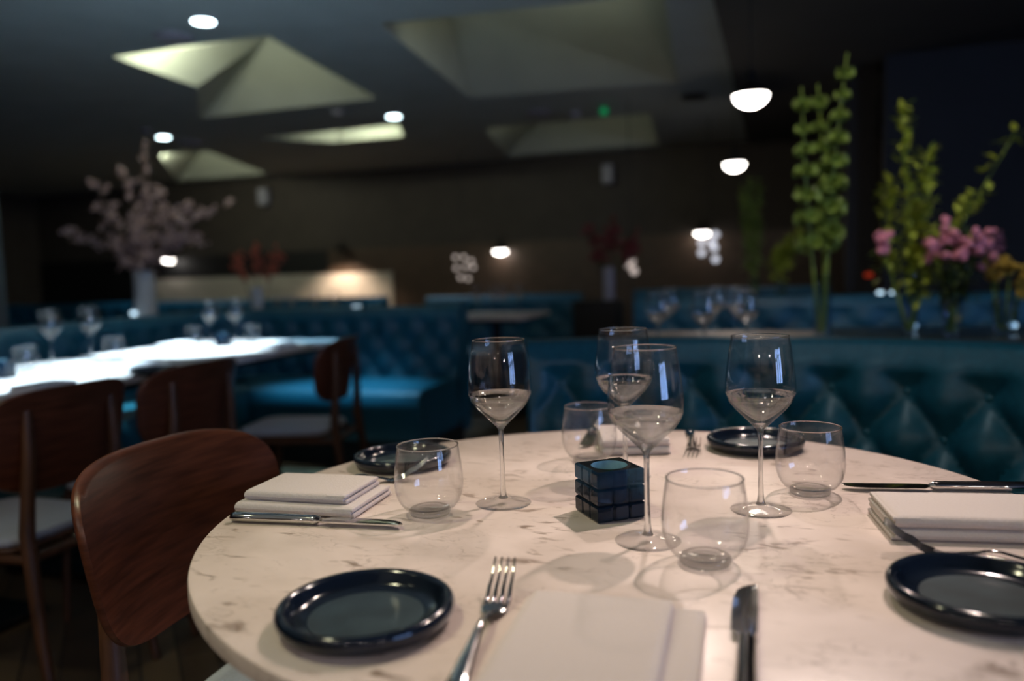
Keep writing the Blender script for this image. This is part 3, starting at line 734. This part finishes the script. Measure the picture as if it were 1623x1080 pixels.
glow((1450, 518), 3.8, T, 'small glowing candle at the foot of the leafy vase', .012)
MB_ = MB().box((.45, 6.02, .70), (1.9, 6.3, .80), .01); tag(MB_.build('sideboard_top', 'plinth'), 'dark far ledge under the paired candles', 'shelf')
for x, sd in ((.80, 'left'), (1.75, 'right')): tag(MB().box((x, 6.08, 0), (x + .06, 6.24, .70)).build('ledge_support', 'plinth', smooth=0), 'black %s upright under the far dark ledge' % sd, 'support')

# ------------------------------------------------------------------ lamps
def pendant(px, D, r, lab, power):
    p = aty(*px, D); t = thing('pendant_lamp', lab, 'pendant lamp', p)
    MB().lathe([(1e-4, -.66 * r), (.3 * r, -.63 * r), (.6 * r, -.50 * r), (.84 * r, -.28 * r), (.95 * r, 0), (.9 * r, .08 * r), (1e-4, .1 * r)], 32).build('diffuser', 'lampglow', t)
    MB().lathe([(1.0 * r, .0), (1.02 * r, .05 * r), (.9 * r, .28 * r), (.5 * r, .55 * r), (.26 * r, .75 * r), (.24 * r, 1.3 * r), (.1 * r, 1.4 * r), (.08 * r, 1.32 * r), (.2 * r, .7 * r), (.5 * r, .48 * r), (.86 * r, .24 * r), (.985 * r, .04 * r)], 32, closed=True).build('shade', 'black_metal', t)
    MB().tube([(0, 0, 1.35 * r), (0, 0, (2.575 if p.x > -.34 else ZC) - p.z)], .004, 6).build('cord', 'plinth', t)
    lamp('pendant_glow', 'POINT', (p.x, p.y, p.z - .80 * r), power, (1, .80, .62), size=r * .6)
pendant((1190, 152), 4.45, .094, 'larger near pendant lamp glowing white above the flowers', 4)
pendant((1164, 260), 7.25, .094, 'second pendant lamp below and behind the larger one', 4)
def wall_lamp(px, r, lab, power, lit=True, tilt=0):
    p = aty(*px, 10.33); t = thing('wall_lamp', lab, 'wall lamp', p)
    if lit: MB().lathe([(1e-4, -.5 * r), (.5 * r, -.42 * r), (.85 * r, -.2 * r), (.95 * r, .05 * r), (1e-4, .1 * r)], 24).build('diffuser', 'lampglow', t)
    MB().lathe([(1.0 * r, .0), (.9 * r, .4 * r), (.4 * r, .8 * r), (.2 * r, 1.2 * r), (1e-4, 1.25 * r), (1e-4, 1.1 * r), (.3 * r, .7 * r), (.82 * r, .36 * r), (.95 * r, .02 * r)], 24).build('shade', 'black_metal', t)
    MB().tube([(0, .0, 1.1 * r), (0, .05, 1.5 * r), (0, .14, 1.5 * r)], .01, 6).build('bracket', 'plinth', t)
    lamp('wall_lamp_glow', 'SPOT', (p.x, p.y - (.02 if lit else .30), p.z - .1 * r), power, (1, .76, .56), (p.x, p.y + .02, 0), size=.03, spot=120, blend=.8)
wall_lamp((1113, 369), .10, 'glowing wall lamp on the far wall beside the pendant row', 5)
wall_lamp((793, 398), .10, 'glowing wall lamp in the middle of the far wall', 3)
wall_lamp((268, 412), .10, 'glowing wall lamp above the blossom vase shoulder', 70)
wall_lamp((540, 398), .09, 'unlit-looking black wall lamp over the pale wall patch', 75, lit=False)
def downlight(px, lab, tgt, power):
    p = at(*px, ZC); t = thing('downlight', lab, 'downlight', (p.x, p.y, ZC - .004))
    MB().lathe([(1e-4, -.012), (.06, -.012), (.065, -.006), (.065, 0), (1e-4, 0)], 28).build('lens', 'downglow', t)
    MB().lathe([(.066, .002), (.066, -.010), (.082, -.006), (.084, .002)], 28, closed=True).build('ring', 'white_pl', t)
    lamp('downlight_beam', 'SPOT', (p.x, p.y, ZC - .05), power, COOL, (p.x + tgt[0], p.y + tgt[1], 0), .05, 80, .8)
downlight((322, 31), 'round cool downlight in the ceiling at the upper left', (-1.2, -1.5), 14)
downlight((259, 216), 'far cool downlight above the blossom branches', (0, 0), 40)
downlight((624, 183), 'far cool downlight in the middle of the ceiling', (.8, -.3), 60)
# small ceiling and wall fittings
def disc(px, rx, lab, name, cat, m='white_pl', h=.03):
    p = at(*px, ZC); tag(MB().lathe([(1e-4, -h), (rx * .8, -h), (rx, -h * .5), (rx, -.001), (1e-4, -.001)], 28).build(name, m, None, (p.x, p.y, (2.575 if p.x > -.34 - rx else ZC) - .001)), lab, cat)
disc((853, 178), .13, 'flat round ceiling speaker left of the smoke detector', 'ceiling_speaker', 'speaker')
disc((911, 178), .06, 'small round smoke detector beside the green light', 'smoke_detector', 'smoke detector', h=.05)
disc((275, 57), .12, 'flat round ceiling speaker left of the nearest downlight', 'ceiling_speaker', 'speaker')
disc((300, 226), .15, 'flat round ceiling speaker right of the far left downlight', 'ceiling_speaker', 'speaker')
disc((230, 205), .05, 'small ceiling sensor left of the far left downlight', 'ceiling_sensor', 'sensor')
disc((536, 176), .05, 'small ceiling sensor between the two recesses', 'ceiling_sensor', 'sensor')
disc((1100, 152), .12, 'dim flat ceiling speaker left of the near pendant', 'ceiling_speaker', 'speaker', 'black_metal')
p = at(957, 168, ZC); gl_ = MB().ball((0, 0, -.03), .04, 16, 8).build('indicator_light', 'green_led', None, (p.x, p.y, ZC - .02)); tag(gl_, 'small green indicator light on the ceiling', 'indicator light')
def wall_box(px, w, h, lab):
    p = aty(*px, Y1 - .12); t = thing('wall_speaker', lab, 'speaker', p)
    MB().box((-w, -.06, -h), (w, .06, h), .012).build('cabinet', 'white_pl', t); MB().box((-.03, .06, -.03), (.03, .119, .03)).build('bracket', 'plinth', t)
wall_box((418, 312), .07, .12, 'pale wall speaker high on the far wall at left')
wall_box((963, 276), .07, .12, 'pale wall speaker high on the far wall at centre')
p = aty(1377, 436, 6.2); t = thing('red_lamp', 'small dim red lamp by the black column', 'lamp', (p.x, p.y, p.z)); MB().ball((0, 0, 0), .03, 14, 8, .6).build('lens', 'red_led', t); MB().tube([(0, 0, -.02), (0, 0, .80 - p.z)], .008, 6).build('stand', 'plinth', t)
def glint_cluster(pts, D, m, r, lab, top):
    """a hanging string of beads whose glow stands in for blurred glass highlights"""
    P = [aty(*q, D) for q in pts]; c = sum(P, Vector()) / len(P); t = thing('glint_beads', lab, 'crystal cluster', c)
    MB().tube([(0, 0, -.2), (0, 0, 2.575 - c.z if c.x > -.34 else ZC - c.z)], .004, 6).build('rod', 'plinth', t)
    for q in P:
        b = MB(); b.ball((0, 0, 0), r, 12, 8); b.build('bead', m, t, q - c)
        MB().tube([q - c, (0, 0, (q - c).z)], .002, 5).build('arm', 'plinth', t)
glint_cluster([(1112, 385), (1134, 372), (1112, 401), (1132, 393), (1134, 411), (1128, 384)], 8.6, 'glint_cool', .035, 'cluster of cool beads glowing as glass highlights beside the right wall lamp', 1)
glint_cluster([(722, 408), (735, 408), (747, 414), (723, 425), (738, 423), (730, 440), (742, 442), (750, 424)], 9.6, 'crystal', .028, 'cluster of faint rosy beads glowing as glass highlights left of the middle wall lamp', 1)
glint_cluster([(996, 420), (1005, 430), (1001, 414)], 7.4, 'crystal', .035, 'three faint beads glowing as glass highlights beside the dark red flowers', 1)

# ------------------------------------------------------------------ flowers
def leaf(m, p, d, L, W, up=None):
    d = d.normalized(); s = d.cross(Vector((0, 0, 1)));
    if s.length < .1: s = Vector((1, 0, 0))
    s.normalize(); n = s.cross(d); P = [p, p + d * L * .3 + s * W * .5 + n * W * .12, p + d * L * .65 + s * W * .42 + n * W * .1, p + d * L, p + d * L * .65 - s * W * .42 + n * W * .1, p + d * L * .3 - s * W * .5 + n * W * .12, p + d * L * .3, p + d * L * .65]
    m.add(P, [(0, 1, 6), (0, 6, 5), (1, 2, 7, 6), (6, 7, 4, 5), (2, 3, 7), (7, 3, 4)])
def rdir(r, up=0): 
    v = Vector((r.gauss(0, 1), r.gauss(0, 1), r.gauss(0, 1) + up)); return v.normalized()
def curve3(a, b, sag, n=10):
    a, b, sag = Vector(a), Vector(b), Vector(sag); return [a.lerp(b, i / n) + sag * math.sin(math.pi * i / n) for i in range(n + 1)]
def vase(name, loc, r0, r1, h, m, lab, thickness=.004):
    return tag(MB().lathe([(1e-4, 0), (r0, 0), (r0 * 1.02, .01), (r1, h), (r1 - thickness, h), (r0 - thickness, .012), (1e-4, .012)], 32).build(name, m, None, loc), lab, 'vase')
def bells(base, top, n, lab, seed, r0=.062):
    r = random.Random(seed); t = thing('bell_flower_stem', lab, 'flower stem', base); B = Vector(base); pts = [p - B for p in curve3(base, top, (r.uniform(-.02, .02), 0, 0), 14)]
    MB().tube(pts, [.0075 - .004 * i / 14 for i in range(15)], 8).build('stem', 'stem', t)
    for k in range(n):
        m = MB(); f = .36 + .64 * (k / (n - 1)) ** .92; i = f * 14; a = pts[min(13, int(i))].lerp(pts[min(14, int(i) + 1)], i % 1); sz = r0 * (1.05 - .72 * (k / (n - 1)) ** 1.2)
        if k == n - 1: sz = r0 * .6
        for q in range(7):
            an = q * 2 * math.pi / 7 + r.random(); d = Vector((math.cos(an), math.sin(an), r.uniform(-.1, .45))).normalized()
            rot = d.to_track_quat('Z', 'Y').to_matrix()
            m.lathe([(.003, 0), (.008, sz * .25), (.4 * sz, sz * .65), (.52 * sz, sz * .9), (.36 * sz, sz * .72), (.006, sz * .3)], 9, a, rot=rot)
        leaf(m, a, Vector((r.uniform(-1, 1), r.uniform(-1, 1), .2)), sz * 1.5, sz * .5)
        m.build('bell_whorl', 'bell', t, smooth=60)
bb = aty(1304, 528, 3.66); bb.z = T
vase('vase', (bb.x, bb.y, T), .035, .04, .26, 'vase_glass', 'clear glass vase holding the tall bell-shaped green flowers')
bells((bb.x + .006, bb.y, T + .014), aty(1343, 84, 3.66), 9, 'tallest green bell flower stem, rightmost of the three', 1)
bells((bb.x - .003, bb.y + .012, T + .014), aty(1296, 134, 3.7), 8, 'middle green bell flower stem in the tall group', 2)
bells((bb.x - .012, bb.y - .006, T + .014), aty(1270, 138, 3.62), 8, 'leftmost green bell flower stem in the tall group', 3)
def sprig(base, top, n, ls, lab, seed, mleaf='leaf', sag=(0, 0, 0), spread=.05, name='leafy_branch', twig='stem', start=.35, fl=None, nf=0, fr=.01, cat='branch', fstart=.5):
    r = random.Random(seed); t = thing(name, lab, cat, base); B = Vector(base); pts = [p - B for p in curve3(base, top, sag, 14)]
    MB().tube(pts, [.005 - .003 * i / 14 for i in range(15)], 6).build('twig', twig, t)
    def pick(s0):
        f = (s0 + (1 - s0) * r.random()) * 13.99; return pts[int(f)].lerp(pts[int(f) + 1], f % 1), f / 14
    if n:
        m = MB()
        for _ in range(n):
            a, f = pick(start); d = rdir(r, .3); a = a + d * spread * r.random() * (1.2 - f) ; leaf(m, a, d, ls * r.uniform(.6, 1.2), ls * .55)
        m.build('leaves', mleaf, t, smooth=60)
    if nf:
        m = MB()
        for _ in range(nf):
            a, f = pick(fstart); d = rdir(r); a = a + d * spread * r.random()
            for q in range(4): m.ball(a + rdir(r) * fr * .8, fr * r.uniform(.5, .9), 6, 4)
        m.build('blossoms', fl, t, smooth=60)
    return t
# right-hand leafy arrangement
vb = aty(1442, 520, 3.68); vase('vase', (vb.x, vb.y, T), .032, .036, .25, 'vase_glass', 'clear glass vase under the yellow-green leafy branches')
for i, (tp, n, sag, lab) in enumerate((((1432, 165), 90, (0, 0, 0), 'tallest upright yellow-green leafy branch'), ((1470, 240), 130, (.02, 0, 0), 'upright leafy branch right of the tallest one'), ((1410, 290), 110, (-.03, 0, 0), 'short leafy branch leaning left above the pink bud'),
        ((1612, 205), 60, (-.06, 0, -.10), 'long arching leafy branch reaching to the right photo edge'), ((1545, 300), 50, (-.04, 0, -.05), 'lower arching leafy branch over the pink flowers'), ((1450, 330), 150, (0, 0, 0), 'short dense leafy branch in the middle of the vase'))):
    sprig((vb.x + .018 * math.cos(i * 1.05), vb.y + .018 * math.sin(i * 1.05), T + .014), aty(*tp, 3.68 + .05 * (i % 3 - 1)), n, .052, lab, 20 + i, sag=sag, spread=.11)
sprig((vb.x - .004, vb.y, T + .014), aty(1393, 372, 3.6), 6, .03, 'pink flower sprig leaning out at left of the leafy vase', 31, fl='pink', nf=12, fr=.016, spread=.04, fstart=.9)
vp = aty(1508, 525, 3.6); vase('vase', (vp.x, vp.y, T), .035, .045, .16, 'vase_glass', 'short glass vase holding the pink flowers with dark leaves')
for i, (tp, lab) in enumerate((((1478, 388), 'pink flower stem at the left of the dark-leaved bunch'), ((1505, 375), 'tallest middle pink flower stem of the dark-leaved bunch'), ((1535, 378), 'pink flower stem right of the middle in the dark-leaved bunch'), ((1555, 385), 'pink flower stem at the right of the dark-leaved bunch'), ((1520, 405), 'low pink flower stem at the front of the dark-leaved bunch'))):
    sprig((vp.x + .02 * math.cos(i * 1.25), vp.y + .02 * math.sin(i * 1.25), T + .014), aty(*tp, 3.6), 45, .05, lab, 40 + i, 'leaf_dark', spread=.09, fl='pink', nf=9, fr=.018, fstart=.93, name='pink_flower_stem', cat='flower stem')
vy = aty(1592, 522, 3.7); vase('vase', (vy.x, vy.y, T), .04, .05, .14, 'vase_glass', 'glass vase of ochre flowers near the right photo edge')
for i, (tp, lab) in enumerate((((1570, 430), 'ochre flower stem leaning left'), ((1602, 420), 'upright ochre flower stem, tallest of its vase'), ((1618, 440), 'ochre flower stem at the right photo edge'))):
    sprig((vy.x + .02 * (i - 1), vy.y, T + .014), aty(*tp, 3.7), 25, .03, lab, 50 + i, 'leaf_dark', spread=.06, fl='yellow', nf=12, fr=.014, fstart=.88, name='ochre_flower_stem', cat='flower stem')
sprig((vy.x - .01, vy.y + .02, T + .014), aty(1572, 365, 3.75), 0, .03, 'mauve flower plume behind the pink flowers', 56, spread=.045, fl='mauve', nf=55, fr=.012, fstart=.55, name='mauve_plume', cat='flower stem')
# far green spikes
vg = aty(1197, 484, 5.95); vase('vase', (vg.x, vg.y, T), .03, .035, .22, 'vase_glass', 'far glass vase with three upright green spikes')
for i, (tp, lab) in enumerate((((1176, 298), 'left far green flower spike'), ((1188, 286), 'middle far green flower spike'), ((1203, 292), 'right far green flower spike'))):
    sprig((vg.x + .012 * (i - 1), vg.y, T + .014), aty(*tp, 5.95), 150, .05, lab, 60 + i, 'bell', spread=.05, start=.3, name='flower_spike', cat='flower stem')
vh = aty(1238, 484, 5.9); vase('vase', (vh.x, vh.y, T), .03, .035, .18, 'vase_glass', 'far glass vase with drooping yellow-green foliage')
for i, (tp, lab) in enumerate((((1232, 400), 'drooping yellow-green sprig on the left of its vase'), ((1250, 380), 'drooping yellow-green sprig in the middle of its vase'), ((1268, 372), 'drooping yellow-green sprig on the right of its vase'))):
    sprig((vh.x + .012 * (i - 1), vh.y, T + .014), aty(*tp, 5.9), 110, .055, lab, 70 + i, 'leaf', spread=.10, start=.45, sag=(-.02, 0, .05))
# cherry blossom vase
vc = aty(232, 500, 5.35); vase('tall_vase', (vc.x, vc.y, T), .085, .085, .42, 'vase_w', 'tall grey-white cylinder vase of blossom branches at left')
rnd = random.Random(7)
tips = [(150, 300), (115, 372), (165, 345), (195, 285), (232, 262), (265, 300), (300, 318), (345, 330), (325, 375), (180, 395), (225, 320), (285, 350)]
names = ['far left upper', 'far left low', 'left low', 'left upper', 'topmost', 'upper centre', 'upper right', 'far right', 'low right', 'lowest left', 'central', 'right centre']
for i, tp in enumerate(tips):
    an = 2 * math.pi * i / len(tips)
    base = Vector((vc.x + .045 * math.cos(an), vc.y + .045 * math.sin(an), T + .014)); tip = aty(*tp, 5.35 + rnd.uniform(-.3, .3))
    b = thing('blossom_branch', 'pale pink blossom branch in the tall vase, the %s one' % names[i], 'branch', base, 0, 'blossom branches in the tall vase')
    mid = Vector((vc.x + .06 * math.cos(an), vc.y + .06 * math.sin(an), T + .44)); pts = [Vector((0, 0, 0)), mid - base] + [p - base for p in curve3(mid, tip, (0, 0, .03), 8)[1:]]
    tw = MB(); tw.tube(pts, [.008 - .0006 * k for k in range(len(pts))], 6); bl = MB()
    for k in range(16):
        a = pts[2 + k % 8]; e = a + rdir(rnd, .3) * rnd.uniform(.06, .19); tw.tube([a, e], [.003, .0015], 5)
        for q in range(7):
            c = a.lerp(e, rnd.uniform(.2, 1)) + rdir(rnd) * .02
            for s_ in range(3):
                d = rdir(rnd); leaf(bl, c, d, .026, .022)
                bl.ball(c + d * .008, .0075, 5, 3)
    tw.build('bark', 'bark', b); bl.build('blossoms', 'cherry', b, smooth=60)
# rust and dark red vases
v2 = aty(408, 482, 5.45); vase('vase', (v2.x, v2.y, T), .045, .045, .26, 'vase_w', 'pale cylinder vase of rust-red branches')
for i, (tp, lab) in enumerate((((375, 405), 'rust-red branch leaning left'), ((405, 385), 'upright rust-red branch in the middle'), ((440, 400), 'rust-red branch leaning right'))):
    sprig((v2.x + .02 * (i - 1), v2.y, T + .014), aty(*tp, 5.45), 0, .03, lab, 80 + i, twig='bark', spread=.07, fl='red', nf=40, fr=.015, fstart=.6, name='rust_branch')
# black plinth in the aisle with dark red flowers
pp = aty(948, 500, 6.2)
tag(MB().box((pp.x - .17, 6.05, 0), (pp.x + .17, 6.4, .82), .01).build('display_plinth', 'plinth'), 'black waist-high stand in the dark aisle', 'stand')
vase('vase', (pp.x + .09, 6.2, .82), .045, .045, .26, 'white_pl', 'slim pale vase on the black stand in the aisle')
for i, (tp, lab) in enumerate((((940, 370), 'dark red flower branch leaning left over the aisle'), ((972, 350), 'upright dark red flower branch over the aisle'), ((1005, 378), 'dark red flower branch leaning right over the aisle'))):
    sprig((pp.x + .09 + .015 * (i - 1), 6.2, .834), aty(*tp, 6.2), 40, .05, lab, 90 + i, 'leaf_dark', twig='bark', spread=.10, fl='dred', nf=40, fr=.018, fstart=.6, name='red_branch')

# ------------------------------------------------------------------ repeats carry a group phrase
PLURAL = {'knife': 'knives', 'wine glass': 'wine glasses', 'branch': 'branches', 'lamp': 'lamps'}
tops = [o for o in COL.objects if o.parent is None and o.get('category') and o.get('kind') != 'structure' and not o.get('group')]
def area(o):
    if o['category'] in ('wine glass', 'tumbler', 'plate', 'fork', 'knife', 'candle holder', 'napkin'):
        x, y = o.location.x, o.location.y
        if math.hypot(x - TC.x, y - TC.y) < .6: return ' on the round marble table'
        return ' on the bright left tables' if x < -2 and y < 4 else ' on the far tables'
    return {'chair': ' at the dining tables', 'table': ' in the background', 'banquette': ' in the room', 'branch': ' in the flower vases', 'flower stem': ' in the flower vases'}.get(o['category'], ' in the room')
sets = {}
for o in tops:
    if o.name.startswith('round_table'): continue
    c = o['category']; sets.setdefault(PLURAL.get(c, c + 's') + area(o), []).append(o)
for g, members in sets.items():
    if len(members) > 1:
        for o in members: o['group'] = g
